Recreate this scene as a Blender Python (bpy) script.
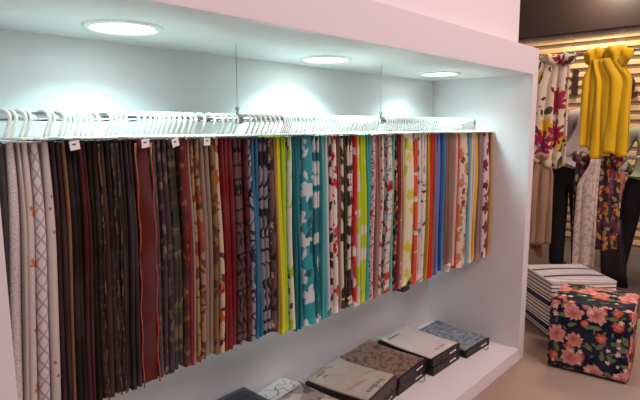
import bpy, bmesh, math, random
from mathutils import Vector, Matrix, noise
random.seed(7)
PI = math.pi
sc = bpy.context.scene
col = sc.collection
for o in list(bpy.data.objects):
    bpy.data.objects.remove(o, do_unlink=True)

# ---------------------------------------------------------------- camera
cd = bpy.data.cameras.new('camera'); cam = bpy.data.objects.new('camera', cd); col.objects.link(cam)
cd.sensor_width = 36; cd.lens = 520.135 / 640 * 36; cd.clip_start = 0.02
pitch, yaw, roll = 0.1389, 0.7421, 0.0032
fw = Vector((math.cos(yaw)*math.cos(pitch), math.sin(yaw)*math.cos(pitch), -math.sin(pitch)))
rt = Vector((math.sin(yaw), -math.cos(yaw), 0)); up = rt.cross(fw)
rt, up = rt*math.cos(roll) - up*math.sin(roll), up*math.cos(roll) + rt*math.sin(roll)
M3 = Matrix((rt, up, -fw)).transposed()
cam.matrix_world = Matrix.Translation((0, -1.0964, 1.36)) @ M3.to_4x4()
sc.camera = cam

# ---------------------------------------------------------------- light
def lin(h):
    if not isinstance(h, str): return h
    r = []
    for i in (0, 2, 4):
        c = int(h[i:i+2], 16) / 255
        r.append(c/12.92 if c <= .04045 else ((c+.055)/1.055)**2.4)
    return (r[0], r[1], r[2], 1)
sc.view_settings.view_transform = 'Standard'; sc.view_settings.look = 'None'
sc.view_settings.exposure = 0.0; sc.view_settings.gamma = 1.0; sc.view_settings.use_curve_mapping = False
w = bpy.data.worlds.new('hall_ambient'); sc.world = w; w.use_nodes = True
w.node_tree.nodes['Background'].inputs[0].default_value = lin('dcccd4')
w.node_tree.nodes['Background'].inputs[1].default_value = 0.25
def area(name, loc, tgt, size, power, color, size_y=None):
    l = bpy.data.lights.new(name, 'AREA'); l.energy = power; l.color = lin(color)[:3]
    l.size = size
    if size_y: l.shape = 'RECTANGLE'; l.size_y = size_y
    o = bpy.data.objects.new(name, l); col.objects.link(o); o.location = loc
    o.rotation_euler = (Vector(tgt) - Vector(loc)).to_track_quat('-Z', 'Y').to_euler()
    return o
# ceiling lamps of the exhibition hall, above the aisle
area('hall_lamp_aisle', (1.3, -3.0, 3.5), (1.6, -0.2, 0.7), 1.2, 80, 'ffe2e4')
area('hall_lamp_stand', (3.2, -1.7, 4.0), (3.9, -0.3, 0.4), 1.0, 66, 'ffdcd0')
area('hall_lamp_far', (5.6, 0.4, 4.2), (6.2, 0.8, 0.6), 0.8, 95, 'ffdcae')
area('wall_washer_lamp', (6.2, 0.50, 3.0), (6.46, 0.50, 2.80), 0.1, 34, 'f4f2dc')

# ---------------------------------------------------------------- helpers
def link(o, parent=None):
    col.objects.link(o)
    if parent: o.parent = parent
    return o
def obj(name, bm, m, parent=None, smooth=False):
    me = bpy.data.meshes.new(name); bm.normal_update(); bm.to_mesh(me); bm.free()
    me.materials.append(m)
    if smooth:
        for p in me.polygons: p.use_smooth = True
    return link(bpy.data.objects.new(name, me), parent)
def meshobj(name, me, m, parent=None):
    if not me.materials: me.materials.append(m)
    return link(bpy.data.objects.new(name, me), parent)
def tag(o, label, cat, group=None):
    o['label'] = label; o['category'] = cat
    if group: o['group'] = group
    return o
def thing(name, label, cat, loc=(0,0,0), rz=0, group=None):
    o = bpy.data.objects.new(name, None); col.objects.link(o)
    o.empty_display_size = .05; o.location = loc; o.rotation_euler = (0,0,rz)
    return tag(o, label, cat, group)
def struct(name, bm, m, label=None, parent=None):
    o = obj(name, bm, m, parent)
    o['kind'] = 'structure'
    if label: o['label'] = label
    return o
def box(bm, x0, x1, y0, y1, z0, z1, bev=0, seg=2):
    r = bmesh.ops.create_cube(bm, size=1)
    vs = r['verts']
    for v in vs:
        v.co = Vector(((x0+x1)/2 + v.co.x*(x1-x0), (y0+y1)/2 + v.co.y*(y1-y0), (z0+z1)/2 + v.co.z*(z1-z0)))
    if bev:
        es = list({e for v in vs for e in v.link_edges})
        bmesh.ops.bevel(bm, geom=es, offset=bev, segments=seg, affect='EDGES', profile=.5)
    return bm
def nbox(*a, **k): return box(bmesh.new(), *a, **k)
def tube(bm, pts, rad, n=8, cap=True):
    pts = [Vector(p) for p in pts]; rings = []
    t0 = (pts[1]-pts[0]).normalized()
    nrm = t0.orthogonal().normalized()
    for i, p in enumerate(pts):
        if i == 0: t = t0
        elif i == len(pts)-1: t = (pts[i]-pts[i-1]).normalized()
        else: t = (pts[i+1]-pts[i-1]).normalized()
        nrm = (nrm - t*nrm.dot(t)).normalized(); b = t.cross(nrm)
        r = rad[i] if isinstance(rad, (list, tuple)) else rad
        rings.append([bm.verts.new(p + (nrm*math.cos(2*PI*k/n) + b*math.sin(2*PI*k/n))*r) for k in range(n)])
    for a, b in zip(rings, rings[1:]):
        for k in range(n): bm.faces.new((a[k], a[(k+1)%n], b[(k+1)%n], b[k]))
    if cap: bm.faces.new(rings[0][::-1]); bm.faces.new(rings[-1])
    return bm
def lathe(bm, prof, n=32, c=(0,0,0)):
    rings = [[bm.verts.new((c[0]+r*math.cos(2*PI*k/n), c[1]+r*math.sin(2*PI*k/n), c[2]+z)) for k in range(n)] for r, z in prof]
    for a, b in zip(rings, rings[1:]):
        for k in range(n): bm.faces.new((a[k], a[(k+1)%n], b[(k+1)%n], b[k]))
    return rings

# ---------------------------------------------------------------- materials
class NT:
    def __init__(s, name, rough=.6, metal=0, spec=.5):
        s.m = bpy.data.materials.new(name); s.m.use_nodes = True
        s.t = s.m.node_tree; s.b = s.t.nodes['Principled BSDF']
        s.b.inputs['Roughness'].default_value = rough; s.b.inputs['Metallic'].default_value = metal
        s.b.inputs['Specular IOR Level'].default_value = spec
    def n(s, ty, **k):
        x = s.t.nodes.new(ty)
        for a, v in k.items(): setattr(x, a, v)
        return x
    def put(s, sock, v):
        if isinstance(v, bpy.types.NodeSocket): s.t.links.new(v, sock)
        elif v is not None: sock.default_value = v
    def math(s, op, a, b=None, c=None):
        x = s.n('ShaderNodeMath', operation=op)
        for i, v in enumerate((a, b, c)): s.put(x.inputs[i], v)
        return x.outputs[0]
    def vec(s, op, a, b=None, scale=None):
        x = s.n('ShaderNodeVectorMath', operation=op); s.put(x.inputs[0], a)
        if b is not None: s.put(x.inputs[1], b)
        if scale is not None: s.put(x.inputs['Scale'], scale)
        return x.outputs['Value'] if op in ('LENGTH', 'DOT_PRODUCT') else x.outputs[0]
    def sep(s, v):
        x = s.n('ShaderNodeSeparateXYZ'); s.put(x.inputs[0], v); return x.outputs
    def comb(s, a, b, c=0):
        x = s.n('ShaderNodeCombineXYZ'); s.put(x.inputs[0], a); s.put(x.inputs[1], b); s.put(x.inputs[2], c); return x.outputs[0]
    def noise(s, v, scale, detail=2, dim='3D', rough=.5):
        x = s.n('ShaderNodeTexNoise', noise_dimensions=dim); s.put(x.inputs['Vector'], v)
        x.inputs['Scale'].default_value = scale; x.inputs['Detail'].default_value = detail; x.inputs['Roughness'].default_value = rough
        return x.outputs[0]
    def step(s, v, lo, hi):
        x = s.n('ShaderNodeMapRange', clamp=True); s.put(x.inputs[0], v); s.put(x.inputs[1], lo); s.put(x.inputs[2], hi)
        return x.outputs[0]
    def mix(s, f, a, b, blend='MIX'):
        x = s.n('ShaderNodeMix', data_type='RGBA', blend_type=blend)
        s.put(x.inputs[0], f); s.put(x.inputs[6], lin(a) if isinstance(a, str) else a); s.put(x.inputs[7], lin(b) if isinstance(b, str) else b)
        return x.outputs[2]
    def color(s, c): s.put(s.b.inputs['Base Color'], lin(c) if isinstance(c, str) else c)
    def bump(s, h, strength=.2, dist=.001):
        x = s.n('ShaderNodeBump'); x.inputs['Strength'].default_value = strength; x.inputs['Distance'].default_value = dist
        s.put(x.inputs['Height'], h); s.put(s.b.inputs['Normal'], x.outputs[0])
    def obj(s): return s.n('ShaderNodeTexCoord').outputs['Object']
    def uv(s): return s.n('ShaderNodeTexCoord').outputs['UV']
    def voro(s, v, rnd=.8):
        x = s.n('ShaderNodeTexVoronoi', voronoi_dimensions='2D', feature='F1'); s.put(x.inputs['Vector'], v)
        x.inputs['Scale'].default_value = 1; x.inputs['Randomness'].default_value = rnd
        return x.outputs['Position'], x.outputs['Color']
# pattern layers for printed and woven cloth; sizes are repeats per metre of cloth
def fl(c, s=14, n=5, r=.42, p=.7, cc=None): return dict(t='fl', c=c, s=s, n=n, r=r, p=p, cc=cc)
def lf(c, s=20, r=.4, asp=3, p=.7): return dict(t='lf', c=c, s=s, r=r, asp=asp, p=p)
def bl(c, s=12, th=.55): return dict(t='bl', c=c, s=s, th=th)
def sw(c, s=10, th=.5): return dict(t='sw', c=c, s=s, th=th)
def tr(c, s=26): return dict(t='tr', c=c, s=s)
def dt(c, s=20, r=.2, p=1): return dict(t='dt', c=c, s=s, r=r, p=p)
def st(c, s, a, b): return dict(t='st', c=c, s=s, a=a, b=b)
def cloth(name, base, layers=(), rough=.85, weave=1.0, off=None, sheen=.15):
    k = NT(name, rough, 0, .2)
    k.b.inputs['Sheen Weight'].default_value = sheen
    ox, oy = off or (random.uniform(0, 9), random.uniform(0, 9))
    uv = k.vec('ADD', k.uv(), (ox, oy, 0))
    c = lin(base)
    for L in layers:
        v = k.vec('SCALE', uv, scale=L['s'])
        t = L['t']
        if t == 'bl':
            m = k.step(k.noise(v, 1, 1.5, '2D'), L['th']-.015, L['th']+.015)
        elif t == 'sw':
            d = k.math('ABSOLUTE', k.math('SUBTRACT', k.noise(v, 1.6, .6, '2D'), .5))
            m = k.math('SUBTRACT', 1, k.step(d, L['th']*.11-.012, L['th']*.11+.012))
        elif t == 'tr':
            q = k.sep(v)
            a = k.math('ABSOLUTE', k.math('SUBTRACT', k.math('FRACT', k.math('ADD', k.math('MULTIPLY', q[0], 1.3), q[1])), .5))
            b = k.math('ABSOLUTE', k.math('SUBTRACT', k.math('FRACT', k.math('SUBTRACT', k.math('MULTIPLY', q[0], 1.3), q[1])), .5))
            m = k.math('SUBTRACT', 1, k.step(k.math('MINIMUM', a, b), .08, .12))
        elif t == 'st':
            q = k.math('FRACT', k.sep(v)[1])
            m = k.math('MULTIPLY', k.math('GREATER_THAN', q, L['a']), k.math('LESS_THAN', q, L['b']))
        else:
            if t != 'dt':                                  # hand drawn, uneven outlines
                nz = k.n('ShaderNodeTexNoise', noise_dimensions='2D'); k.put(nz.inputs['Vector'], v); nz.inputs['Scale'].default_value = 3.2; nz.inputs['Detail'].default_value = 2
                v = k.vec('ADD', v, k.vec('SCALE', k.vec('SUBTRACT', nz.outputs[1], (.5, .5, .5)), scale=.28))
            pos, colr = k.voro(v, .75)
            l = k.vec('SUBTRACT', v, pos); q = k.sep(l); rn = k.sep(colr)
            keep = k.math('LESS_THAN', rn[0], L['p'])
            if t == 'lf':
                ang = k.math('MULTIPLY', rn[1], 6.28)
                ca, sa = k.math('COSINE', ang), k.math('SINE', ang)
                x = k.math('ADD', k.math('MULTIPLY', q[0], ca), k.math('MULTIPLY', q[1], sa))
                y = k.math('SUBTRACT', k.math('MULTIPLY', q[1], ca), k.math('MULTIPLY', q[0], sa))
                xx = k.math('DIVIDE', x, L['r'])
                lim = k.math('MULTIPLY', k.math('SUBTRACT', 1, k.math('MULTIPLY', xx, xx)), L['r']/L['asp'])
                m = k.step(k.math('SUBTRACT', lim, k.math('ABSOLUTE', y)), -.01, .02)
            else:
                r = k.vec('LENGTH', l)
                if t == 'fl':
                    th = k.math('ARCTAN2', q[1], q[0])
                    pet = k.math('ABSOLUTE', k.math('COSINE', k.math('ADD', k.math('MULTIPLY', th, L['n']/2), k.math('MULTIPLY', rn[1], 6.28))))
                    rad = k.math('MULTIPLY', k.math('ADD', *((.74, k.math('MULTIPLY', pet, .26)) if L['cc'] else (.55, k.math('MULTIPLY', pet, .45)))), k.math('MULTIPLY', L['r'], k.math('ADD', .75, k.math('MULTIPLY', rn[2], .4))))
                    m = k.math('SUBTRACT', 1, k.step(k.math('SUBTRACT', r, rad), -.02, .02))
                    if L['cc']:
                        rings = k.math('SINE', k.math('ADD', k.math('MULTIPLY', r, 42), k.math('MULTIPLY', pet, 5)))
                        f = k.math('ADD', k.math('MULTIPLY', rings, .35), k.math('SUBTRACT', 1.0, k.math('DIVIDE', r, L['r']*.75)))
                        lc = k.mix(k.step(f, 0, 1), L['c'], L['cc'])
                        c = k.mix(k.math('MULTIPLY', m, keep), c, lc); continue
                else:
                    m = k.math('SUBTRACT', 1, k.step(r, L['r']-.02, L['r']+.02))
            m = k.math('MULTIPLY', m, keep)
        c = k.mix(m, c, L['c'])
    wv = k.noise(uv, 420, 1, '2D')
    c = k.mix(k.math('MULTIPLY', k.step(wv, .35, .65), .16*weave), c, (.0, .0, .0, 1))
    c = k.mix(k.math('MULTIPLY', k.step(k.noise(uv, 6, 2, '2D'), .4, .6), .015), c, (1, 1, 1, 1))
    k.color(c); k.bump(wv, .12, .002)
    return k.m
def paint(name, base, rough=.5, var=.05, scale=6, spec=.4, bump=.03):
    k = NT(name, rough, 0, spec)
    n = k.noise(k.obj(), scale, 3)
    c = lin(base)
    k.color(k.mix(k.math('MULTIPLY', n, var*2), c, tuple(x*.8 for x in c[:3])+(1,)))
    k.bump(k.noise(k.obj(), 180, 2), bump, .002)
    return k.m
def plain(name, base, rough=.5, metal=0, spec=.5):
    k = NT(name, rough, metal, spec); k.color(base)
    k.put(k.b.inputs['Roughness'], k.math('ADD', rough-.04, k.math('MULTIPLY', k.noise(k.obj(), 30, 2), .08)))
    return k.m
def emit(name, c, strength):
    k = NT(name, .4); k.color(c)
    k.b.inputs['Emission Color'].default_value = lin(c); k.b.inputs['Emission Strength'].default_value = strength
    return k.m
def wood(name, a, b, s=5):
    k = NT(name, .5, 0, .35)
    q = k.sep(k.obj()); v = k.comb(k.math('MULTIPLY', q[0], s*6), k.math('MULTIPLY', q[1], s*.4), k.math('MULTIPLY', q[2], s*6))
    k.color(k.mix(k.step(k.noise(v, 1, 4), .35, .65), a, b)); return k.m
def carpet(name, a, b):
    k = NT(name, .95, 0, .1); v = k.obj()
    c = k.mix(k.step(k.noise(v, 260, 2), .35, .65), a, b)
    c = k.mix(k.math('MULTIPLY', k.step(k.noise(v, 3, 3), .4, .6), .25), c, b)
    k.color(c); k.bump(k.noise(v, 300, 2), .4, .004); return k.m
WHITE = paint('white_lacquer', 'e6e0e2', .38, .03)
WALL = paint('white_wall_paint', 'e4dedf', .6, .03)
CHROME = plain('chrome', 'd8d8da', .14, 1)
STEEL = plain('brushed_steel', '9a9a9c', .35, 1)
PLASTIC = plain('white_plastic', 'f5f5f0', .35)
BLACKC = paint('black_cover', '241c1c', .45, .1, 20)
PAPER = plain('white_paper', 'e9e6e2', .7)
CORD = plain('black_cord', '15100f', .6)

# ---------------------------------------------------------------- the setting
XL, XR, D, ZS, ZT, ZF, T = .307, 2.907, .612, .077, 1.641, 1.782, .073
struct('floor', nbox(-1.5, 4.15, -3.5, 3.0, -.05, 0), carpet('tan_carpet', 'ad9888', '927e72'), 'tan carpet floor of the stand')
struct('floor_aisle', nbox(4.15, 9, -3.5, 5.0, -.05, 0), carpet('grey_carpet', '6a5f5d', '544a4a'), 'dark grey carpet of the aisle beyond the stand')
struct('wall_back', nbox(XL-T, XR+T, D, D+.05, ZS, ZT), WALL, 'white back wall of the display niche')
struct('wall_right', nbox(XR, XR+T, 0, D, 0, ZT, bev=.0015), WHITE, 'white right side panel of the display niche')
struct('wall_left', nbox(XL-T, XL, 0, D, 0, ZT, bev=.0015), WHITE, 'white left side panel of the display niche')
struct('ceiling', nbox(XL-T, XR+T, .02, D+.05, ZT, ZF), WALL, 'white soffit of the display niche')
struct('trim_1', nbox(XL-T, XR+T, 0, .02, ZT, ZF, bev=.0012), WHITE, 'white fascia board above the display niche')
struct('trim_2', nbox(XL, XR, 0, D+.05, 0, ZS, bev=.002), WHITE, 'low white plinth shelf of the display niche')
struct('wall_upper', nbox(-1.2, XR+T, .12, .2, ZF, 3.2), WALL, 'white stand wall rising above the niche')
# far wall clad with light wooden slats
XW = 6.5
wl = struct('wall_far', nbox(XW+.03, XW+.1, -1.2, 4, 0, 2.42), paint('backing_board', 'c2ac98', .6, .6, 3), 'far wall clad with horizontal light wood slats')
wl_slat = wood('pale_pine', 'e6c99a', 'd2ae7a')
pitch_s = .098
for i in range(24):
    z = .06 + i*pitch_s
    if z > 2.38: break
    obj('slat', nbox(XW, XW+.02, -1.2, 4, z, z+.052, bev=.002, seg=1), wl_slat, wl)
for y in (-.6, .02, .44, .98, 1.42, 2.1):
    obj('batten', nbox(XW+.02, XW+.03, y-.04, y+.04, 0, 2.42), paint('batten_grey', 'b9aca2', .6), wl)
struct('wall_far_header', nbox(XW-.04, XW+.1, -1.2, 4, 2.42, 3.4), paint('dark_brown_gloss', '2c1f1c', .35, .1, 2, .5), 'dark brown glossy header above the slat wall')
# ---------------------------------------------------------------- downlights in the soffit
LIGHTS = [(.745, .335, 4.0, 'left end, above cream and brown fabric'), (1.655, .385, 9.0, 'between the two cables'), (2.52, .345, 4.6, 'near the right panel')]
LED = emit('led_panel', 'ecfffa', 14)
for x, y, pw, where in LIGHTS:
    t = thing('downlight', 'round white recessed downlight ' +
              {.745: 'above the cream and brown fabric swatches', 1.655: 'above the turquoise swatches between both cables', 2.52: 'above the brightly coloured swatches near the right panel'}[x],
              'light', (x, y, ZT), 0, 'downlights in the niche soffit')
    bm = bmesh.new(); lathe(bm, [(.086, 0), (.108, 0), (.107, -.003), (.096, -.007), (.088, -.007), (.084, -.0015)], 40)
    obj('trim_ring', bm, PLASTIC, t, True)
    bm = bmesh.new(); r = lathe(bm, [(.084, -.0015), (.05, -.0022), (.01, -.0025)], 40); bm.faces.new(r[-1])
    obj('diffuser', bm, LED, t, True)
    l = bpy.data.lights.new('downlight_lamp', 'AREA'); l.shape = 'DISK'; l.size = .15; l.energy = pw; l.color = lin('c2f8f8')[:3]; l.spread = math.radians(132)
    o = link(bpy.data.objects.new('downlight_lamp', l), t); o.location = (0, 0, -.012)

# ---------------------------------------------------------------- rail
YR, ZR = .342, 1.389
rail = thing('hanging_rail', 'polished chrome clothes rail hung on two thin cables', 'rail', (XL, YR, ZR))
obj('tube', tube(bmesh.new(), [(.001, 0, 0), (XR-XL-.001, 0, 0)], .0115, 16), CHROME, rail, True)
for x in (.006, XR-XL-.006):
    obj('flange', tube(bmesh.new(), [(x-.005, 0, 0), (x+.005, 0, 0)], .024, 20), CHROME, rail)
for X in (1.149, 1.986):
    x = X-XL
    cl = obj('clamp', tube(bmesh.new(), [(x-.014, 0, 0), (x+.014, 0, 0)], .0165, 16), STEEL, rail)
    bm = bmesh.new(); tube(bm, [(x, 0, .016), (x, 0, .03)], [.006, .003], 8)
    r_ = bmesh.ops.create_uvsphere(bm, u_segments=10, v_segments=6, radius=.008); bmesh.ops.translate(bm, verts=r_['verts'], vec=(x, 0, .036))
    obj('cable_grip', bm, STEEL, cl, True)
    obj('cable', tube(bmesh.new(), [(x, 0, .04), (x, 0, ZT-ZR)], .0013, 6), STEEL, rail)

# ---------------------------------------------------------------- hangers and fabric swatches
SW = [
(0.3652,0.3777,0.600,'plain charcoal fabric swatch half hidden behind the white end panel','4a4145',[],''),
(0.3781,0.4034,0.600,'cream fabric swatch with grey woven speckle hanging next to the white end panel','e6dad6',[bl('c9bcbb',140,.55)],''),
(0.4034,0.4127,0.600,'plain oatmeal fabric swatch squeezed between the speckled and the orange sprig swatches','cfc2b8',[],''),
(0.4127,0.4316,0.600,'cream fabric swatch with sparse orange sprigs beside the trellis swatch','e0d2ca',[fl('c8814a',9,5,.2,.5),lf('c79a6a',14,.3,3,.3)],''),
(0.4316,0.4576,0.600,'white fabric swatch with mauve diamond trellis pattern','eadfdf',[tr('b9a8ae',26)],''),
(0.4576,0.4799,0.600,'cream fabric swatch with small scattered rust dots beside dark plum fabric','ddd0c8',[dt('ad6b42',22,.09,.5)],''),
(0.4799,0.4901,0.600,'plain dark plum fabric swatch right beside the rust dotted cream one','46262c',[],''),
(0.4901,0.5005,0.600,'plum brown fabric swatch touching the tan velvet one','4a2d2e',[],''),
(0.5005,0.5098,0.600,'narrow tan velvet fabric swatch among plum and black ones','8a6042',[],''),
(0.5098,0.5408,0.600,'wide plain blackish brown fabric swatch beside the tan velvet one','29161a',[],'tag'),
(0.5408,0.5630,0.600,'plain deep maroon fabric swatch between two blackish ones','561a22',[],''),
(0.5630,0.5755,0.600,'slim blackish chocolate fabric swatch beside the deep maroon one','24140f',[],''),
(0.5755,0.5908,0.655,'dark brown chenille fabric swatch with gold flecked fold beside chocolate swatch','3a2019',[bl('4c3020',45,.6)],'edge:6e5430'),
(0.5908,0.6064,0.651,'plain chestnut brown fabric swatch between gold flecked ones','4a2a22',[],''),
(0.6064,0.6235,0.656,'dark umber fabric swatch with gold and rust mottling','33201c',[bl('4c3020',45,.6)],'edge:644a2a'),
(0.6235,0.6383,0.651,'blackish fabric swatch with a broken gold edge beside charcoal swatch','261a18',[bl('4c3020',45,.6)],'edge:6a5232'),
(0.6383,0.6575,0.646,'plain charcoal brown fabric swatch with soft sheen','3f2f2e',[],''),
(0.6575,0.6828,0.643,'plain charcoal plum fabric swatch beside the red damask one','3b2a2c',[],''),
(0.6842,0.7385,0.648,'wide brick red damask fabric swatch with bright red and gold edging','6e2420',[bl('58281f',14,.52)],'tag,edge2:b03a34'),
(0.7385,0.7537,0.649,'grey olive fabric swatch with pale floral print beside the red damask','5a4a40',[lf('77684f',16,.42,2.4,.8)],''),
(0.7537,0.7660,0.650,'mauve grey fabric swatch with faint floral print','57424a',[bl('85726c',22,.58)],''),
(0.7660,0.7848,0.652,'plum grey fabric swatch with beige leaf sprays','4f3a44',[lf('6e5e50',14,.4,2.6,.6)],''),
(0.7848,0.8170,0.655,'olive brown floral tapestry fabric swatch with pale rosettes','4c4031',[fl('756a48',18,6,.4,.6),bl('2f3524',12,.55),lf('6f6346',20,.3,2.5,.4)],'tag'),
(0.8170,0.8385,0.652,'russet fabric swatch with gold flecked motif beside plain red swatch','6b2a22',[bl('86603a',26,.62),bl('3f1a18',12,.6)],''),
(0.8385,0.8502,0.647,'slim plain crimson fabric swatch beside the russet flecked one','93242a',[],''),
(0.8502,0.8604,0.645,'slim greige fabric swatch next to the slim crimson one','a08c7e',[],''),
(0.8604,0.8741,0.650,'gold tan fabric swatch with russet print','b08c58',[bl('7d3a24',24,.56)],''),
(0.8741,0.8916,0.657,'tan fabric swatch with brown and rust branch print','a98a66',[bl('5d3a28',26,.55),bl('a04c2c',18,.62)],''),
(0.8916,0.9274,0.657,'plain taupe linen fabric swatch with a frayed lower hem','96806f',[],'tag'),
(0.9274,0.9457,0.650,'brown and gold patterned fabric swatch beside taupe linen one','8b6a44',[bl('5d4028',20,.55)],''),
(0.9457,0.9644,0.649,'cream fabric swatch with orange and plum motifs beside the dark red one','d8c09a',[bl('d0682e',14,.6),bl('5d3038',20,.6)],''),
(0.9644,1.0146,0.649,'wide plain dark red velvet fabric swatch with curved lower corner','8a151c',[],''),
(1.0146,1.0548,0.652,'brown fabric swatch with bold black scrollwork beside dark red velvet','6a4a46',[sw('17100f',9,.5)],''),
(1.0548,1.0713,0.651,'slim red fabric swatch with black scroll print','7a1c22',[sw('1d1012',10,.5)],''),
(1.0713,1.0901,0.650,'pale grey fabric swatch with navy scroll print beside plain blue swatch','9a98a4',[sw('1c2230',11,.46)],''),
(1.0901,1.1179,0.649,'plain steel blue fabric swatch with black lower corner','2f7394',[],''),
(1.1179,1.1575,0.657,'grey fabric swatch with black scroll print beside steel blue one','8d8790',[sw('1a161c',9,.56)],''),
(1.1575,1.1824,0.654,'taupe fabric swatch with cream and black blossom print','6a5048',[fl('cbb8a4',16,5,.36,.6),bl('2a1c1c',18,.6)],''),
(1.1824,1.1939,0.644,'slim ochre tan fabric swatch beside the bright yellow green one','b08a4a',[],''),
(1.1939,1.2172,0.634,'plain acid yellow fabric swatch','e3dc22',[],''),
(1.2172,1.2458,0.632,'plain lime green fabric swatch beside acid yellow one','a9d024',[],''),
(1.2458,1.2702,0.634,'white and lime fabric swatch with green and dark leaf spots','dfe6c8',[lf('9fcb2c',10,.5,1.8,.9),lf('2f5a3a',13,.36,2.4,.5)],''),
(1.2702,1.2950,0.620,'plain deep teal fabric swatch beside the white and lime one','0f6a72',[],''),
(1.2950,1.3153,0.622,'plain teal blue fabric swatch between deep teal and teal blossom swatches','258792',[],''),
(1.3153,1.3780,0.628,'wide turquoise fabric swatch with big white blossoms and dark teal leaves','2b9aa2',[fl('cfdedd',9,5,.48,.85),lf('0c6272',11,.46,2.2,.6),lf('cfdedd',13,.4,2.4,.4)],''),
(1.3780,1.4161,0.622,'dark teal fabric swatch with white leaf print','12707e',[lf('cfd8d2',10,.5,2.0,.9)],''),
(1.4161,1.4440,0.627,'plain light turquoise fabric swatch beside the white leaf teal one','4fb4b4',[],''),
(1.4440,1.4639,0.632,'slim pale blue grey fabric swatch with teal spot','c6d4dc',[bl('2a8a94',10,.68)],''),
(1.4639,1.4812,0.635,'cream fabric swatch with dark brown branch print and a touch of red','d6c2b0',[lf('3a241c',12,.5,2.2,.9),fl('b02c24',11,5,.32,.4)],''),
(1.4812,1.5106,0.636,'white fabric swatch with big red blossoms','ece2da',[fl('d32430',12,5,.46,.85),lf('6a5a3a',16,.3,3,.3)],''),
(1.5106,1.5315,0.638,'plain brown fabric swatch beside the red blossom one','7c5c50',[],''),
(1.5315,1.5558,0.637,'cream fabric swatch with dark brown branches beside olive green swatch','dccfb6',[lf('47301f',10,.5,2.2,.95)],''),
(1.5558,1.5743,0.635,'slim plain dark olive green fabric swatch','3a4a1c',[],''),
(1.5743,1.6121,0.632,'dark brown fabric swatch with white blossoms','4a342c',[fl('ddd2c0',11,5,.45,.75),lf('ddd2c0',13,.36,2,.5)],''),
(1.6121,1.6314,0.627,'slim bright red fabric swatch with white patches','d42622',[bl('ece0d4',9,.62)],''),
(1.6314,1.6576,0.626,'cream fabric swatch with large lime spots beside slim red one','e0d8c4',[bl('bfd62a',10,.47)],''),
(1.6576,1.6977,0.628,'bright lime fabric swatch with cream circles','c4dc1e',[dt('e6e2cc',14,.36,.7)],''),
(1.6977,1.7320,0.630,'plain turquoise green fabric swatch beside bright lime circles swatch','35aaa4',[],''),
(1.7320,1.7601,0.628,'cream fabric swatch with rose pink scribble print','e0ccc4',[sw('b64a62',24,.5)],''),
(1.7601,1.7887,0.626,'plain dusty mauve brown fabric swatch','a67c74',[],''),
(1.7887,1.8105,0.627,'ivory fabric swatch with red and green dashes','e2d2bc',[bl('b83a2a',22,.6),bl('5a7a3a',18,.62)],''),
(1.8105,1.8326,0.628,'slim grey teal fabric swatch with dark dashes','7c9090',[bl('3a3430',24,.56)],''),
(1.8326,1.8779,0.631,'ivory fabric swatch with red poppies and black stems','e8dcd0',[fl('d0342c',13,5,.4,.7),sw('2a2622',12,.2),lf('3c5a4a',16,.26,3,.4)],''),
(1.8779,1.8933,0.629,'very slim plain aqua fabric swatch beside the poppy swatch','62bcae',[],''),
(1.8933,1.9128,0.628,'orange and black patterned fabric swatch','a86432',[bl('241a18',22,.5),bl('d8b090',20,.62)],''),
(1.9128,1.9365,0.626,'slim plain burgundy fabric swatch','8e2030',[],''),
(1.9365,1.9565,0.627,'slim rose brown fabric swatch with fine flowers','b08078',[fl('e4c8bc',26,5,.32,.6)],''),
(1.9565,1.9768,0.628,'slim buttery yellow fabric swatch beside the lime blossom one','dcbc6a',[],''),
(1.9768,2.0562,0.625,'wide cream fabric swatch with lime blossoms, black leaves and black hem','e9e4c6',[lf('a9c832',7.5,.52,1.8,.85),fl('d9d034',8,5,.34,.5),lf('20261c',7.5,.42,2.3,.55)],'hem:1c1f18'),
(2.0562,2.0909,0.620,'bright orange red fabric swatch with white patches','e4512a',[bl('efe2d4',12,.62)],''),
(2.0909,2.1264,0.618,'ivory fabric swatch with teal and black sprigs','e4dcd0',[lf('2f7a78',15,.36,2.6,.6),lf('23201e',19,.3,3,.5)],''),
(2.1264,2.1717,0.616,'white fabric swatch with navy leaves','e6ded6',[lf('20203a',15,.42,2.6,.85)],''),
(2.1717,2.1903,0.620,'slim plain mustard fabric swatch beside navy leaves swatch','cfa62a',[],''),
(2.1903,2.2326,0.618,'plain scarlet fabric swatch beside slim mustard one','cf2a1e',[],''),
(2.2326,2.2567,0.614,'plain cocoa brown fabric swatch between scarlet and periwinkle ones','9a6e62',[],''),
(2.2567,2.2958,0.623,'plain periwinkle blue fabric swatch','6f7cc8',[],''),
(2.2958,2.3207,0.634,'plain royal blue fabric swatch beside periwinkle one','2f62a6',[],''),
(2.3207,2.3460,0.642,'plain bright cyan blue fabric swatch beside royal blue one','3a97b6',[],''),
(2.3460,2.3872,0.651,'plain mocha brown fabric swatch beside the bright cyan blue one','86604e',[],''),
(2.3872,2.4294,0.660,'plain mid brown fabric swatch with cream lining showing below','94705e',[],'lining:d8c8b8'),
(2.4294,2.4562,0.632,'slim pale pink beige fabric swatch','d8bcae',[],''),
(2.4562,2.4835,0.615,'slim vivid red fabric swatch beside the tan blossom one','d8281e',[],''),
(2.4835,2.5794,0.606,'wide ivory fabric swatch with tan and wine red blossoms','e2cdb8',[fl('c28a5a',8.5,5,.46,.75),fl('a4202c',10,5,.38,.5),lf('2f3a58',13,.28,2.4,.4)],''),
(2.5794,2.6144,0.613,'plain aqua blue fabric swatch beside the tan blossom one','5fb0b6',[],''),
(2.6144,2.6622,0.611,'plain blush white fabric swatch','e8d4cc',[],''),
(2.6622,2.7111,0.607,'plain golden yellow fabric swatch between blush white and taupe ones','e2b828',[],''),
(2.7111,2.7741,0.611,'plain taupe mauve fabric swatch beside golden yellow one','9c7e7c',[],''),
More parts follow.
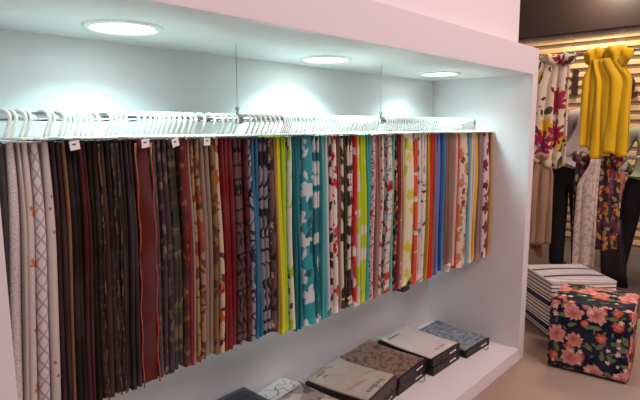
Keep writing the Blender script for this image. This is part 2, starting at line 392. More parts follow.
(2.7741,2.8392,0.612,'wine and white blossom print fabric swatch near the rail end','dcc8c4',[fl('7a2430',8,5,.5,.9),lf('7a2430',12,.36,2.2,.5)],''),
(2.8392,2.8632,0.611,'slim dark red fabric swatch second to last before the right panel','9a2420',[],''),
(2.8632,2.8996,0.612,'slim straw yellow fabric swatch hanging last on the rail beside the right panel','c8a446',[],''),
]
ZTOP = 1.332
def hanger_meshes():
    bm = bmesh.new(); R = .0197; pts = []; zc = ZR-ZTOP-.0042
    for k in range(13):
        a = math.radians(200 - k*(200+12)/12)          # from the open back, over the rail, to the front
        pts.append((0, -R*math.cos(a), zc + R*math.sin(a)))
    pts += [(0, -.0115, .031), (0, -.002, .0095), (0, 0, .006)]
    tube(bm, pts, [.003]+[.0042]*(len(pts)-1), 8)
    hook = bpy.data.meshes.new('hook'); bm.to_mesh(hook); bm.free()
    for p in hook.polygons: p.use_smooth = True
    bm = nbox(-.0048, .0048, -.138, .095, .0005, .0062, bev=.0015, seg=1)
    bar = bpy.data.meshes.new('clip_bar'); bm.to_mesh(bar); bm.free()
    for m in (hook, bar): m.materials.append(PLASTIC)
    return hook, bar
HOOK, BAR = hanger_meshes()
def hanger(x, rz=0):
    t = thing('clip_hanger', 'white plastic clip hanger hooked over the chrome rail', 'hanger', (x, YR, ZTOP), rz, 'white clip hangers on the rail')
    hk = meshobj('hook', HOOK, PLASTIC, t); hk.rotation_euler.z = math.radians(34); meshobj('clip_bar', BAR, PLASTIC, t)
def field(X, z):                                       # the whole row sways together, so neighbours never cross
    k = max(0, (ZTOP-z))
    return -.10*k*k*math.exp(-(X-.36)/.15) + k*(.006*math.sin(5.1*X+1.2) + .0015*math.sin(17*X)) + .0025*math.sin(9*z+6*X)*min(1, k*5)
def slab(bm, X0, X1, yf, yb, zt, zb, seed, uvl, hookx, slant=0, base=0.0):
    rnd = random.Random(seed)
    nz = 14; rf = .013
    rings = []
    wa, wb = rnd.uniform(0, 6), rnd.uniform(3, 6)
    for i in range(nz+1):
        f = i/nz
        z = zt + (zb-zt)*f
        xa, xb = X0+field(X0, z), X1+field(X1, z)
        h = (xb-xa)/2
        th = h*(.70 + .30*min(1, f*4) )*(.965 - .03*math.sin(wa+f*7))
        y0 = yf + .006*(1-min(1, f*3)) + .004*math.sin(wa+wb*f)
        ccx = (xa+xb)/2
        rr = min(th*.98, rf)
        pts = []
        for k in range(7):                            # rounded front fold
            a = PI*k/6
            sx = -math.cos(a); sy = 1-math.sin(a)
            pts.append((ccx + sx*rr + (th-rr)*(1 if k > 3 else -1 if k < 3 else 0), y0 + rr*sy))
        pts += [(ccx+th*.98, (y0+yb)*.5), (ccx+th*.8, yb-.004), (ccx, yb), (ccx-th*.8, yb-.004), (ccx-th*.98, (y0+yb)*.5)]
        rg = []
        for j, (x, y) in enumerate(pts):
            zz = z
            if i == nz: zz += rnd.uniform(-.003, .003) + slant*(y-yf)
            if i == 0: zz -= .002*abs(x-ccx)/max(th, 1e-4)
            rg.append(bm.verts.new((x-hookx, y-YR, zz-base)))
        rings.append(rg)
    n = len(rings[0]); per = [0]
    for j in range(n):
        a, b = rings[nz//2][j].co, rings[nz//2][(j+1)%n].co
        per.append(per[-1]+math.hypot(a.x-b.x, a.y-b.y))
    for i in range(nz):
        for j in range(n):
            f = bm.faces.new((rings[i][j], rings[i+1][j], rings[i+1][(j+1)%n], rings[i][(j+1)%n])); f.smooth = True
            q = [(per[j], rings[i][j].co.z), (per[j], rings[i+1][j].co.z), (per[j+1], rings[i+1][j].co.z), (per[j+1], rings[i][j].co.z)]
            for lp, u in zip(f.loops, q): lp[uvl].uv = u
    for rg, rev in ((rings[0], 0), (rings[-1], 1)):
        f = bm.faces.new(rg if rev else rg[::-1])
        for lp in f.loops: lp[uvl].uv = (lp.vert.co.x, lp.vert.co.y)
def swatch(i, x0, x1, zb, label, base, layers, ex):
    rnd = random.Random(100+i)
    wdt = x1-x0; cx = (x0+x1)/2
    t = thing('fabric_swatch', label, 'fabric', (cx, YR, zb), 0, 'fabric swatches hanging in a row on the rail')
    bc = lin(base); lum = .2*bc[0]+.7*bc[1]+.1*bc[2]
    kd = .62 if lum < .07 else .8
    bc = tuple(q*kd for q in bc[:3])+(1,)
    m = cloth('fabric_%02d' % i, bc, sheen=.05, layers=[dict(L, c=tuple(q*.8 for q in lin(L['c'])[:3])+(1,), s=L['s']*(1 if L['t'] in ('tr', 'dt') else 1.45)) for L in layers])
    n = 1 if (wdt < .017 or layers) else (2 if wdt < .045 else 3)
    if wdt > .03 and layers and 'edge' not in ex and wdt < .05: n = 2
    gap = .0012
    yf = .192 + rnd.uniform(-.004, .005); yb = YR + .098 + rnd.uniform(-.012, .008)
    cuts = [x0+gap/2]
    for k in range(1, n): cuts.append(x0 + wdt*(k/n + rnd.uniform(-.08, .08)))
    cuts.append(x1-gap/2)
    for k in range(n):
        bm = bmesh.new(); uvl = bm.loops.layers.uv.new('UVMap')
        slab(bm, cuts[k]+(.0004 if k else 0), cuts[k+1], yf + (rnd.uniform(0, .007) if k else 0), yb, ZTOP-rnd.uniform(0, .003), zb + (rnd.uniform(0, .012) if k else 0), 1000*i+k, uvl, cx, rnd.uniform(-.06, .06), zb)
        o = obj('fold', bm, m, t)
    for e in ex.split(','):
        if e == 'tag':
            wt = .0135
            bm = nbox(-wt, wt, -.0012, 0, -.011, .011)
            o = obj('paper_tag', bm, PAPER, t); o.location = (0, yf-YR-.009, ZTOP-zb-.013); o.rotation_euler = (rnd.uniform(-.1, .1), rnd.uniform(-.3, .3), .25)
            bm = nbox(-wt*.5, wt*.2, -.0016, -.0013, .001, .0045); q = obj('tag_print', bm, CORD, o)
        elif e.startswith('edge'):
            k, c = e.split(':')
            em = cloth('edging_%02d' % i, c, [bl('9a6a3c', 50, .56)] if k == 'edge2' else [bl('241612', 34, .47)])
            for s in ((-1, 1) if k == 'edge2' else (1,)):
                pts = []
                for j in range(19):
                    z = ZTOP-.012 + (zb+.004-ZTOP)*j/18
                    pts.append((s*(wdt/2*.88-.001) + field(cx+s*wdt/2, z), yf-YR + .0005 + .004*math.sin(j*1.7), z-zb))
                bm = tube(bmesh.new(), pts, .0022, 6); bm.loops.layers.uv.new('UVMap')
                uvl = bm.loops.layers.uv.active
                for f in bm.faces:
                    for lp in f.loops: lp[uvl].uv = (lp.vert.co.x, lp.vert.co.z)
                o = obj('edging', bm, em, t, True)
        elif e.startswith('hem') or e.startswith('lining'):
            k, c = e.split(':')
            bm = bmesh.new(); uvl = bm.loops.layers.uv.new('UVMap')
            z0, z1 = (zb-.001, zb-.022) if k == 'hem' else (zb-.004, zb-.05)
            slab(bm, x0+.003, x1-.003, yf+.001, yb-.003, z0, z1, 77+i, uvl, cx, 0, zb)
            obj(k, bm, cloth(k+'_cloth', c), t)
for i, a in enumerate(SW):
    swatch(i, *a)
hx = [0.424, 0.438, 0.46, 0.471, 0.516, 0.527, 0.553, 0.566, 0.578, 0.594, 0.609, 0.623, 0.642, 0.679, 0.693, 0.708, 0.723, 0.762, 0.781, 0.8, 0.817, 0.831, 0.846, 0.863, 0.88, 0.9, 0.919, 0.941, 0.959, 0.993, 1.032, 1.064, 1.083, 1.11, 1.127, 1.184, 1.207, 1.23, 1.253, 1.277, 1.299, 1.321, 1.347]
for a in SW:
    if (a[0]+a[1])/2 < 1.335: continue
    n = max(1, int(round((a[1]-a[0])/.021)))
    for k in range(n): hx.append(a[0] + (a[1]-a[0])*(k+.5)/n)
last = -1
for x in hx:
    if x-last < .0108: x = last+.0108
    if any(abs(x-c) < .02 for c in (1.149, 1.986)):
        continue
    hanger(x); last = x

# ---------------------------------------------------------------- sample binders on the plinth
def text(name, body, size, m, parent, M, thick=.0002):
    cu = bpy.data.curves.new(name, 'FONT'); cu.body = body; cu.size = size; cu.extrude = thick; cu.align_x = 'CENTER'; cu.align_y = 'CENTER'
    tmp = bpy.data.objects.new(name, cu); col.objects.link(tmp)
    me = bpy.data.meshes.new_from_object(tmp.evaluated_get(bpy.context.evaluated_depsgraph_get()))
    bpy.data.objects.remove(tmp); me.materials.clear(); me.materials.append(m)
    o = link(bpy.data.objects.new(name, me), parent); o.matrix_local = M
    return o
INK = plain('black_ink', '1c1518', .6)
def binder(label, cx, cy, z, rz, w, d, h, cover, curl=0, words=(), cordx=None, lab=True, spine=BLACKC, grp='sample binders stacked on the plinth'):
    t = thing('sample_binder', label, 'binder', (cx, cy, z), rz, grp)
    bd = obj('body', nbox(-w/2, w/2, -d/2+.008, d/2, 0, h-.006, bev=.002, seg=1), spine, t)
    sp = obj('spine', nbox(-w/2, w/2, -d/2, -d/2+.0075, 0, h-.001, bev=.0015, seg=1), spine, t)
    for x in (-w*.32, w*.32):
        bm = bmesh.new(); r = bmesh.ops.create_uvsphere(bm, u_segments=10, v_segments=6, radius=.0035); bmesh.ops.scale(bm, verts=r['verts'], vec=(1, .5, 1))
        q = obj('rivet', bm, STEEL, sp, True); q.location = (x, -d/2-.001, h*.82)
    if lab:
        x = w*.22; obj('label_strip', nbox(x-.032, x+.032, -d/2-.0012, -d/2-.0002, h*.38, h*.56), PAPER, sp)
        text('label_print', 'Tecidos', h*.16, INK, sp, Matrix.Translation((x, -d/2-.0014, h*.47)) @ Matrix.Rotation(PI/2, 4, 'X'))
    if cover:
        bm = bmesh.new(); uvl = bm.loops.layers.uv.new('UVMap'); nx, ny = 12, 12
        g = {}
        for s in (0, 1):
            for i in range(nx+1):
                for j in range(ny+1):
                    x = -w/2+.002+(w-.004)*i/nx; y = -d/2+.016+(d-.018)*j/ny
                    zz = h-.0055 + s*.003 + curl*max(0, (j/ny-.45))**2*2.2*(.6+.8*abs(i/nx-.4)) + curl*.03*math.sin(i*1.1)*(j/ny)
                    g[s, i, j] = bm.verts.new((x, y, zz))
        for s in (0, 1):
            for i in range(nx):
                for j in range(ny):
                    q = [g[s, i, j], g[s, i+1, j], g[s, i+1, j+1], g[s, i, j+1]]
                    f = bm.faces.new(q if s else q[::-1]); f.smooth = True
        rim = [(i, 0) for i in range(nx)] + [(nx, j) for j in range(ny)] + [(i, ny) for i in range(nx, 0, -1)] + [(0, j) for j in range(ny, 0, -1)]
        for a, b in zip(rim, rim[1:]+rim[:1]):
            bm.faces.new((g[0, a[0], a[1]], g[0, b[0], b[1]], g[1, b[0], b[1]], g[1, a[0], a[1]]))
        for f in bm.faces:
            for lp in f.loops: lp[uvl].uv = (lp.vert.co.x, lp.vert.co.y)
        cv = obj('cover', bm, cover, t)
        for (s, size, x, y) in words:
            text('cover_print', s, size, INK, cv, Matrix.Translation((x, y, h-.0023 + (curl*max(0, ((y+d/2)/d-.45))**2*2.2*1.0 if y > 0 else 0))) @ Matrix.Rotation(PI, 4, 'Z'))
    if cordx is not None:
        pts = []
        for k in range(13):
            a = PI*k/12
            pts.append((cordx-.03*math.cos(a), -d/2-.004-.022*math.sin(a), max(.004, h*.5-.5*h*math.sin(a)*1.0)))
        obj('cord', tube(bmesh.new(), pts, .0016, 6), CORD, t, True)
    return t
COV_BLUE = cloth('print_slate_blue', '7d8f98', [bl('5e6d76', 22, .52), bl('93a2a8', 34, .58)], .5)
COV_CREAM = cloth('print_cream', 'd9cfca', [], .55)
COV_BROWN = cloth('print_brown_tweed', '7a5a4c', [bl('96796a', 90, .52), bl('5e4236', 30, .56)], .6)
COV_GREY = cloth('print_pale_art', 'bcb0a6', [bl('b3a797', 6, .5), lf('9b9ca6', 6, .5, 6, .5), lf('ad8c80', 5, .48, 7, .4)], .45)
COV_MAG = cloth('print_grey_photo', '9a8a84', [bl('c8bab2', 9, .5), bl('5f5250', 14, .58)], .45)
COV_NAVY = cloth('print_navy', '262a40', [], .5)
COV_WHITE = cloth('print_line_art', 'cfc6c2', [sw('77707a', 12, .3)], .5)
binder('single black sample binder with mottled slate blue cover beside the right panel', 2.722, .338, ZS, math.radians(-2), .27, .36, .046, COV_BLUE, .02, [('Tecidos', .026, .02, -.1)], .06)
binder('black sample binder lying under the binder with the cream curled cover', 2.412, .372, ZS, 0, .282, .36, .047, None, 0, (), None)
binder('black sample binder with a plain cream curled cover, top of its stack', 2.415, .374, ZS+.048, math.radians(-1), .28, .36, .047, COV_CREAM, .022, [('Linho Fio', .026, .02, -.125), ('Cambraia', .028, -.05, .13)], -.06)
binder('black sample binder lying under the brown tweed covered binder', 2.112, .402, ZS, math.radians(3), .28, .36, .044, None, 0, (), .07)
binder('black sample binder with brown tweed cover, top of its stack', 2.116, .402, ZS+.045, math.radians(4), .28, .36, .043, COV_BROWN, .018, [('Chenille', .024, .04, -.1)], .05)
binder('black sample binder lying under the pale art print binder', 1.812, .365, ZS, math.radians(10), .28, .34, .046, None, 0, ())
binder('thick sample binder with pale art print cover and black lettering on top', 1.812, .365, ZS+.047, math.radians(10), .285, .34, .06, COV_GREY, .02, [('Verdiana', .042, 0, -.125), ('Verdiana', .02, -.06, .135), ('linen', .016, -.06, .11)], .03, False, paint('brown_board', '4a3833', .5))
binder('black sample binder lying under the grey photo print binder', 1.512, .37, ZS, math.radians(4), .27, .35, .044, None, 0, ())
binder('sample binder with grey photo print cover beside the navy stack', 1.514, .37, ZS+.045, math.radians(4), .27, .35, .042, COV_MAG, .02, (), None, False)
mg = thing('sample_booklet', 'thin white booklet with grey line art lying on the grey photo binder', 'booklet', (1.50, .545, ZS+.0995), math.radians(8))
obj('pages', nbox(-.1, .1, -.05, .05, 0, .008, bev=.001, seg=1), PAPER, mg)
o = nbox(-.101, .101, -.051, .051, .0085, .0105); uvl = o.loops.layers.uv.new('UVMap')
for f in o.faces:
    for lp in f.loops: lp[uvl].uv = (lp.vert.co.x, lp.vert.co.y)
obj('cover', o, COV_WHITE, mg)
NAVYB = paint('navy_board', '22263a', .45)
for k, lb in enumerate(('navy sample binder at the bottom of the navy stack', 'navy sample binder in the middle of the navy stack', 'navy sample binder with plain navy cover on top of the navy stack')):
    binder(lb, 1.212, .424, ZS+.0545*k, 0, .28, .35, .054, COV_NAVY if k == 2 else None, 0, [('Milan', .036, .09, .1)] if k == 2 else (), None, True, NAVYB)

# ---------------------------------------------------------------- poufs
def pouf(name, label, loc, rz, w, d, h, m, pipe):
    t = thing(name, label, 'pouf', loc, rz)
    bm = nbox(-w/2, w/2, -d/2, d/2, .012, h)
    bmesh.ops.subdivide_edges(bm, edges=bm.edges[:], cuts=9, use_grid_fill=True)
    for v in bm.verts:
        x, y, z = v.co.x/(w/2), v.co.y/(d/2), (v.co.z-.012)/(h-.012)*2-1
        b = .010
        if abs(z) > .999 and z > 0: v.co.z += b*(1-x*x)*(1-y*y)
        if abs(x) > .999: v.co.x += math.copysign(b*.7, x)*(1-y*y)*(1-z*z)
        if abs(y) > .999: v.co.y += math.copysign(b*.7, y)*(1-x*x)*(1-z*z)
    uvl = bm.loops.layers.uv.new('UVMap'); bm.normal_update()
    for f in bm.faces:
        n = f.normal
        for lp in f.loops:
            c = lp.vert.co
            if abs(n.z) > .7: u = (c.x+3, c.y+5)
            elif abs(n.x) > abs(n.y): u = (c.y+(7 if n.x > 0 else 0), c.z)
            else: u = (c.x+(9 if n.y > 0 else 2), c.z)
            lp[uvl].uv = u
    es = [e for e in bm.edges if e.calc_face_angle(0) > 1.0]
    bmesh.ops.bevel(bm, geom=es, offset=.012, segments=3, affect='EDGES', profile=.5)
    obj('cushion_body', bm, m, t, True)
    if pipe:
        bm = bmesh.new()
        c = [(-1, -1), (1, -1), (1, 1), (-1, 1), (-1, -1)]
        tube(bm, [(a*(w/2-.004), b*(d/2-.004), h-.005) for a, b in c], .005, 8)
        obj('piping', bm, pipe, t, True)
    for a in (-1, 1):
        for b in (-1, 1):
            obj('foot', tube(bmesh.new(), [(a*(w/2-.05), b*(d/2-.05), 0), (a*(w/2-.05), b*(d/2-.05), .0125)], .018, 12), BLACKC, t)
    return t
FLOR = cloth('navy_rose_cloth', '14142c', [
    lf('6f7a4e', 15, .42, 2.2, .75), lf('5c6b4a', 21, .36, 2.6, .5), fl('b8402f', 13, 7, .38, .45, 'e08a7c'), fl('e3a094', 8.5, 9, .47, .6, 'b8453d'), fl('f0bfb4', 22, 5, .3, .28)], .8, sheen=0)
pouf('floral_pouf', 'navy cube pouf printed with coral roses and green leaves', (3.165, -.322, 0), math.radians(7), .375, .405, .405, FLOR, None)
STRP = cloth('navy_stripe_cloth', 'f4f0ee', [
    st('1c2058', 6.2, .0, .22), st('3a3038', 6.2, .29, .34), st('a3937c', 6.2, .41, .48), st('23223c', 6.2, .58, .63), st('2b2838', 6.2, .74, .79), st('a3937c', 6.2, .88, .95)], .8, .3)
pouf('striped_pouf', 'white cube pouf with navy, black and taupe stripes behind the floral one', (3.665, -.015, 0), math.radians(-45), .43, .43, .378, STRP, cloth('white_piping', 'e6e0de'))

# ---------------------------------------------------------------- scarf rack
XK, ZK, ZK2 = 4.3, 1.895, 1.14
rk = thing('scarf_rack', 'tall chrome rack with two rails carrying tied scarves', 'rack', (XK, .1, 0))
for z, nm in ((ZK, 'upper_rail'), (ZK2, 'lower_rail')):
    obj(nm, tube(bmesh.new(), [(0, -.95, z), (0, .75, z)], .0125, 14), CHROME, rk, True)
for y in (-.95, .75):
    obj('post', tube(bmesh.new(), [(0, y, 0), (0, y, ZK+.02)], .016, 12), CHROME, rk, True)
    obj('foot', nbox(-.18, .18, y-.02, y+.02, 0, .02, bev=.003), CHROME, rk)
def drape(name, parent, m, y0, y1, ztop, zbot, ty0, ty1, amp, npl, xoff, seed, slant=0, gather=.25):
    """hanging panel: its sides run from (ty0, ty1) where it is tied to (y0, y1) at the hem"""
    rnd = random.Random(seed); bm = bmesh.new(); uvl = bm.loops.layers.uv.new('UVMap')
    nu, nv = 44, 26; ph = rnd.uniform(0, 6); g = {}
    for j in range(nv+1):
        f = j/nv; e = min(1, f/gather); e = e*e*(3-2*e)
        a, b = ty0+(y0-ty0)*e, ty1+(y1-ty1)*e
        for i in range(nu+1):
            s = i/nu
            w1 = s*npl*PI + ph + .22*math.sin(f*2.2+seed) + .8*(s-.5)*f
            fold = 1.6*(abs(math.sin(w1))-.6) + .25*math.sin(s*npl*6.1+ph*2+f*2.5)
            env = math.sin(PI*min(max(s, .0), 1))**.4
            x = xoff - amp*(.45+.55*e)*fold*.7 - .02*env*math.sin(PI*min(1, f*1.2))
            y = a+(b-a)*s + .004*math.sin(s*npl*7+f*5)
            z = ztop+(zbot-ztop)*f + (slant*(s-.5)*f) + (.006*math.sin(s*9+seed) if j == nv else 0)
            g[i, j] = bm.verts.new((x, y, z))
    for i in range(nu):
        for j in range(nv):
            fc = bm.faces.new((g[i, j], g[i, j+1], g[i+1, j+1], g[i+1, j])); fc.smooth = True
            wd = abs(y1-y0)*1.5
            for lp, (ii, jj) in zip(fc.loops, ((i, j), (i, j+1), (i+1, j+1), (i+1, j))):
                lp[uvl].uv = (wd*ii/nu+seed*.7, (zbot-ztop)*jj/nv)
    o = obj(name, bm, m, parent, True)
    md = o.modifiers.new('thickness', 'SOLIDIFY'); md.thickness = .004; md.offset = 0
    return o
def wrap(parent, m, yc, wy, r, zc, seed, tilt=.0):
    """cloth wound round the rail, bulging in the middle"""
    rnd = random.Random(seed); bm = bmesh.new(); uvl = bm.loops.layers.uv.new('UVMap')
    nu, nv = 28, 22; g = {}
    for i in range(nu):
        th = 2*PI*i/nu
        for j in range(nv+1):
            s = j/nv
            bul = math.sin(PI*s)**.55
            crease = 1 + .13*math.sin(s*13 + 2.0*th + seed) + .07*math.sin(s*25 - th*3)
            rr = .0135 + (r-.0135)*bul*crease
            x = -rr*math.sin(th); z = rr*math.cos(th)*(1.0 if math.cos(th) < 0 else .62) - .012*bul
            if rr < .0136: z = rr*math.cos(th)
            g[i, j] = bm.verts.new((x, yc+(s-.5)*wy, zc + z + tilt*(s-.5)*bul))
    for i in range(nu):
        for j in range(nv):
            k = (i+1) % nu
            f = bm.faces.new((g[i, j], g[k, j], g[k, j+1], g[i, j+1])); f.smooth = True
            for lp, (a, b) in zip(f.loops, ((i, j), (i+1, j), (i+1, j+1), (i, j+1))):
                lp[uvl].uv = (b/nv*wy*1.4+seed, a/nu*r*5)
    return obj('knot', bm, m, parent, True)
YEL = cloth('yellow_cotton', 'f0c414', [], .75)
FL1 = cloth('ivory_big_flower_cloth', 'ead8bc', [lf('47502a', 7.5, .42, 2.0, .5), fl('e8b818', 6, 5, .42, .5), fl('a51a44', 4.6, 9, .5, .55), lf('5a2a2c', 11, .34, 2.6, .3), bl('8098c0', 20, .72)], .75)
BEI = cloth('beige_cotton', 'a8876c', [], .8)
PUR = cloth('plum_leaf_cloth', '3a2433', [lf('a3986a', 15, .47, 2.1, .85), fl('d98a34', 11, 5, .36, .5), bl('7a3048', 16, .6)], .75)
SIL = cloth('silver_brocade', 'd9cabb', [bl('bba99a', 34, .55)], .55)
RUS = cloth('russet_cotton', '8a4a36', [], .8)
lx = -.03
s1 = thing('tied_scarf', 'plain mustard yellow scarf tied to the upper rail of the rack', 'scarf', (XK, -.03, ZK), 0, 'scarves tied to the rack')
Y0 = -.03
wrap(s1, YEL, .112, .14, .08, 0, 3, -.03); wrap(s1, YEL, -.05, .19, .088, 0, 9, .04)
drape('panel', s1, YEL, .03, .165, -.05, -.70, .06, .125, .026, 1.7, -.045, 2, .03)
drape('panel', s1, YEL, -.05, .075, -.05, -.765, .03, .10, .026, 1.4, -.065, 5, -.04)
drape('panel', s1, YEL, -.16, -.015, -.05, -.74, -.055, .03, .022, 1.3, -.08, 8, .04)
drape('back_panel', s1, YEL, -.145, .12, -.04, -.72, -.07, .13, .016, 4, .035, 11)
s2 = thing('tied_scarf', 'ivory scarf with big crimson and yellow flowers tied to the upper rail', 'scarf', (XK, .36, ZK), 0, 'scarves tied to the rack')
wrap(s2, FL1, .02, .2, .062, 0, 4, .03); wrap(s2, FL1, -.09, .12, .07, 0, 6, -.02)
drape('panel', s2, FL1, -.02, .19, -.03, -.83, -.03, .1, .02, 2.0, -.03, 3, .06)
drape('panel', s2, FL1, -.125, -.005, -.03, -.86, -.12, -.02, .018, 1.6, -.02, 7, -.03)
s3 = thing('tied_scarf', 'plain beige scarf hanging from the lower rail under the ivory flowered one', 'scarf', (XK, .42, ZK2), 0, 'scarves tied to the rack')
wrap(s3, BEI, -.02, .17, .05, 0, 12)
drape('panel', s3, BEI, -.11, .1, -.02, -.74, -.08, .05, .016, 2.5, -.02, 13, -.03)
drape('tail', s3, RUS, -.03, .06, -.60, -.82, -.02, .04, .012, 1.5, .02, 14, .08)
s4 = thing('tied_scarf', 'plum scarf with olive leaves and orange flowers tied to the lower rail', 'scarf', (XK, 0.02, ZK2), 0, 'scarves tied to the rack')
wrap(s4, PUR, .10, .15, .065, 0, 15, .03); wrap(s4, PUR, -.13, .15, .07, 0, 17, -.03)
drape('panel', s4, PUR, .03, .135, -.02, -.70, .04, .13, .016, 2, -.02, 18, .04)
drape('panel', s4, PUR, -.18, -.02, -.02, -.705, -.16, .0, .016, 2.4, -.015, 19, -.03)
s5 = thing('tied_scarf', 'silvery cream brocade scarf hanging down the middle of the plum one', 'scarf', (XK, .045, ZK2), 0, 'scarves tied to the rack')
wrap(s5, SIL, -.04, .1, .05, 0, 21)
drape('panel', s5, SIL, -.075, .075, -.02, -.87, -.075, -.005, .012, 1.6, -.075, 22, -.06)

# ---------------------------------------------------------------- letters on the slat wall
LET = plain('dark_brown_acrylic', '3a2622', .4)
def letter(ch, y, z, size, label):
    cu = bpy.data.curves.new('sign_letter', 'FONT'); cu.body = ch; cu.size = size; cu.extrude = .012; cu.offset = .012; cu.align_x = 'CENTER'
    tmp = bpy.data.objects.new('tmp', cu); col.objects.link(tmp)
    me = bpy.data.meshes.new_from_object(tmp.evaluated_get(bpy.context.evaluated_depsgraph_get())); bpy.data.objects.remove(tmp)
    me.materials.clear(); me.materials.append(LET)
    o = link(bpy.data.objects.new('sign_letter', me)); o.matrix_world = Matrix.Translation((XW-.0135, y, z)) @ Matrix.Rotation(-PI/2, 4, 'Z') @ Matrix.Rotation(PI/2, 4, 'X')
    tag(o, label, 'letter', 'letters of the sign on the slat wall')
letter('i', .865, 1.73, .42, 'dark brown letter i mounted on the slat wall')
letter('a', .335, 1.68, .46, 'dark brown letter a mounted on the slat wall')

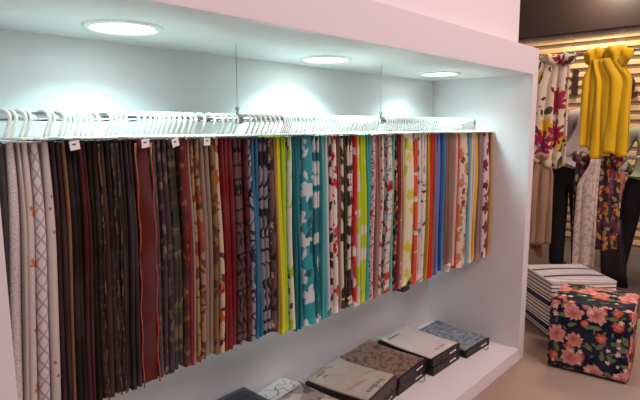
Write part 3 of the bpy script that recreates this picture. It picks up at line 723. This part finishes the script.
# ---------------------------------------------------------------- people behind the rack
def skin(name, verts, edges, parent, m, root=0, sub=2):
    me = bpy.data.meshes.new(name); me.from_pydata([v[:3] for v in verts], edges, []); me.materials.append(m)
    o = link(bpy.data.objects.new(name, me), parent)
    sk = o.modifiers.new('skin', 'SKIN')
    if not me.skin_vertices: me.attributes  # layer is made with the modifier
    for i, v in enumerate(verts):
        d = me.skin_vertices[0].data[i]; d.radius = v[3]; d.use_root = (i == root)
    sk.use_smooth_shade = True
    s = o.modifiers.new('smooth', 'SUBSURF'); s.levels = sub; s.render_levels = sub
    return o
SKIN = plain('skin', 'b98268', .55)
def person(label, loc, shirt_c, lean, arm_l, arm_r, feet, hairc, bodyyaw=0, size=1.0):
    """arm = (elbow, wrist); feet = two y-offsets; the figure looks along +X"""
    t = thing('person', label, 'person', loc, bodyyaw); t.scale = (size, size, size)
    ly = lean
    P = lambda x, y, z, r: (x, y, z, r)
    hip = .96; sh = 1.40
    cy = ly*.8
    V = [P(0, 0, hip, (.10, .08)), P(0, ly*.4, 1.12, (.10, .08)), P(.0, cy, 1.30, (.11, .085)), P(0, ly, 1.43, (.06, .06)), P(.01, ly, 1.50, (.052, .052)), P(.025, ly, 1.57, (.075, .085)), P(.03, ly, 1.66, (.08, .095)), P(.025, ly, 1.73, (.05, .06))]
    E = [(i, i+1) for i in range(7)]
    def chain(start, pts):
        k = start
        for p in pts:
            V.append(p); E.append((k, len(V)-1)); k = len(V)-1
        return k
    for s, (el, wr) in ((1, arm_l), (-1, arm_r)):
        k = chain(2, [P(0, cy+s*.16, 1.365, (.034, .034)), P(*el, (.034, .034)), P(*wr, (.028, .028))])
        el_, wr_ = Vector(el), Vector(wr); d = (wr_-el_).normalized(); sx = Vector((1, 0, 0)); sx = (sx-d*sx.dot(d)).normalized()
        pm = wr_+d*.06
        kp = chain(k, [(*pm, (.022, .034))])
        for q, ln in enumerate((.07, .08, .075, .06)):
            b = pm + sx*(.024-.016*q) + d*.03
            chain(kp, [(*b, (.0095, .0095)), (*(b+d*ln*.55+Vector((0, s*-.006, 0))), (.0085, .0085)), (*(b+d*ln+Vector((0, s*-.018, 0))), (.007, .007))])
        b = wr_+d*.03+sx*.03
        chain(k, [(*b, (.011, .011)), (*(b+d*.035+sx*.012), (.009, .009))])
    for s, fy in ((1, feet[0]), (-1, feet[1])):
        chain(0, [P(0, s*.09, .88, (.075, .075)), P(.01, (s*.09+fy)/2, .50, (.052, .052)), P(-.01, fy, .10, (.038, .038)), P(.02, fy, .045, (.036, .036)), P(.14, fy, .03, (.03, .024))])
    chain(5, [P(.115, ly, 1.60, (.014, .014))])                        # nose
    for s in (1, -1): chain(6, [P(.02, ly+s*.098, 1.635, (.012, .02))])   # ears
    skin('body', V, E, t, SKIN)
    for s in (1, -1):
        bm = bmesh.new(); bmesh.ops.create_uvsphere(bm, u_segments=10, v_segments=6, radius=.011)
        q = obj('eye', bm, CORD, t, True); q.location = (.105, ly+s*.034, 1.652)
    skin('mouth', [P(.098, ly-.022, 1.55, (.006, .006)), P(.106, ly, 1.549, (.007, .007)), P(.098, ly+.022, 1.55, (.006, .006))], [(0, 1), (1, 2)], t, plain('lips', '9a5048', .5), 1, 1)
    # shirt
    V = [P(0, ly*.4, 1.10, (.155, .12)), P(0, ly*.1, .98, (.17, .13)), P(0, cy, 1.25, (.165, .125)), P(0, ly*.95, 1.365, (.095, .085)), P(0, 0, .93, (.17, .13)), P(0, ly, 1.44, (.066, .066))]
    E = [(0, 1), (0, 2), (2, 3), (1, 4), (3, 5)]
    for s, (el, wr) in ((1, arm_l), (-1, arm_r)):
        e, w_ = Vector(el), Vector(wr); c = e.lerp(w_, .75)
        V.append(P(0, cy+s*.17, 1.37, (.072, .072))); E.append((3, len(V)-1))
        V.append(P(*e, (.062, .062))); E.append((len(V)-2, len(V)-1))
        V.append(P(*c, (.05, .05))); E.append((len(V)-2, len(V)-1))
    skin('shirt', V, E, t, cloth('shirt_cloth', shirt_c, [], .8))
    V = [P(0, 0, .95, (.16, .12)), P(0, ly*.1, 1.06, (.15, .115))]; E = [(0, 1)]
    for s, fy in ((1, feet[0]), (-1, feet[1])):
        V.append(P(0, s*.095, .85, (.118, .115))); E.append((0, len(V)-1))
        V.append(P(.01, (s*.09+fy)/2, .48, (.08, .08))); E.append((len(V)-2, len(V)-1))
        V.append(P(-.01, fy, .12, (.064, .066))); E.append((len(V)-2, len(V)-1))
        V.append(P(-.01, fy, .035, (.064, .068))); E.append((len(V)-2, len(V)-1))
    skin('trousers', V, E, t, paint('black_trousers', '16121a', .8, .1))
    for fy in feet:
        skin('shoe', [P(-.04, fy, .05, (.045, .045)), P(.06, fy, .045, (.048, .042)), P(.19, fy, .032, (.04, .03))], [(0, 1), (1, 2)], t, BLACKC, 0)
    skin('hair', [P(-.045, ly, 1.56, (.06, .06)), P(-.03, ly, 1.64, (.092, .092)), P(-.012, ly, 1.70, (.098, .098)), P(.0, ly, 1.745, (.08, .08))], [(0, 1), (1, 2), (2, 3)], t, paint('dark_hair', hairc, .6, .3, 40))
    return t
person('person in pale pinkish white shirt and black trousers behind the scarf rack', (5.1, .45, 0), 'd9cdd2', -.19,
       ((.20, .03, 1.12), (.40, -.08, 1.16)), ((.0, -.385, 1.10), (.03, -.40, .84)), (.06, -.13), '2a1c18', 0, 1.06)
person('person in light green shirt and black trousers behind the yellow scarf', (5.25, -.15, 0), 'a9b99e', -.02,
       ((.05, .27, 1.13), (.26, .16, .96)), ((.05, -.27, 1.13), (.2, -.24, .92)), (.17, -.15), '2a1c18', 0, .95)
bg = thing('shoulder_bag', 'slanted black bag standing on the floor by the green shirted person', 'bag', (4.93, -.03, 0), .2)
bm = nbox(-.05, .05, -.10, .10, 0, .58); bmesh.ops.subdivide_edges(bm, edges=bm.edges[:], cuts=3, use_grid_fill=True)
for v in bm.verts:
    v.co.y += .16*v.co.z*.9; v.co.x *= 1-.5*v.co.z; v.co.y *= 1-.4*v.co.z; v.co.x += .01*math.sin(v.co.y*30)
o = obj('pouch', bm, BLACKC, bg, True)
obj('handle', tube(bmesh.new(), [(0, .08+.06*math.cos(PI*k/8)*-1, .57+.12*math.sin(PI*k/8)) for k in range(9)], .006, 6), BLACKC, bg, True)
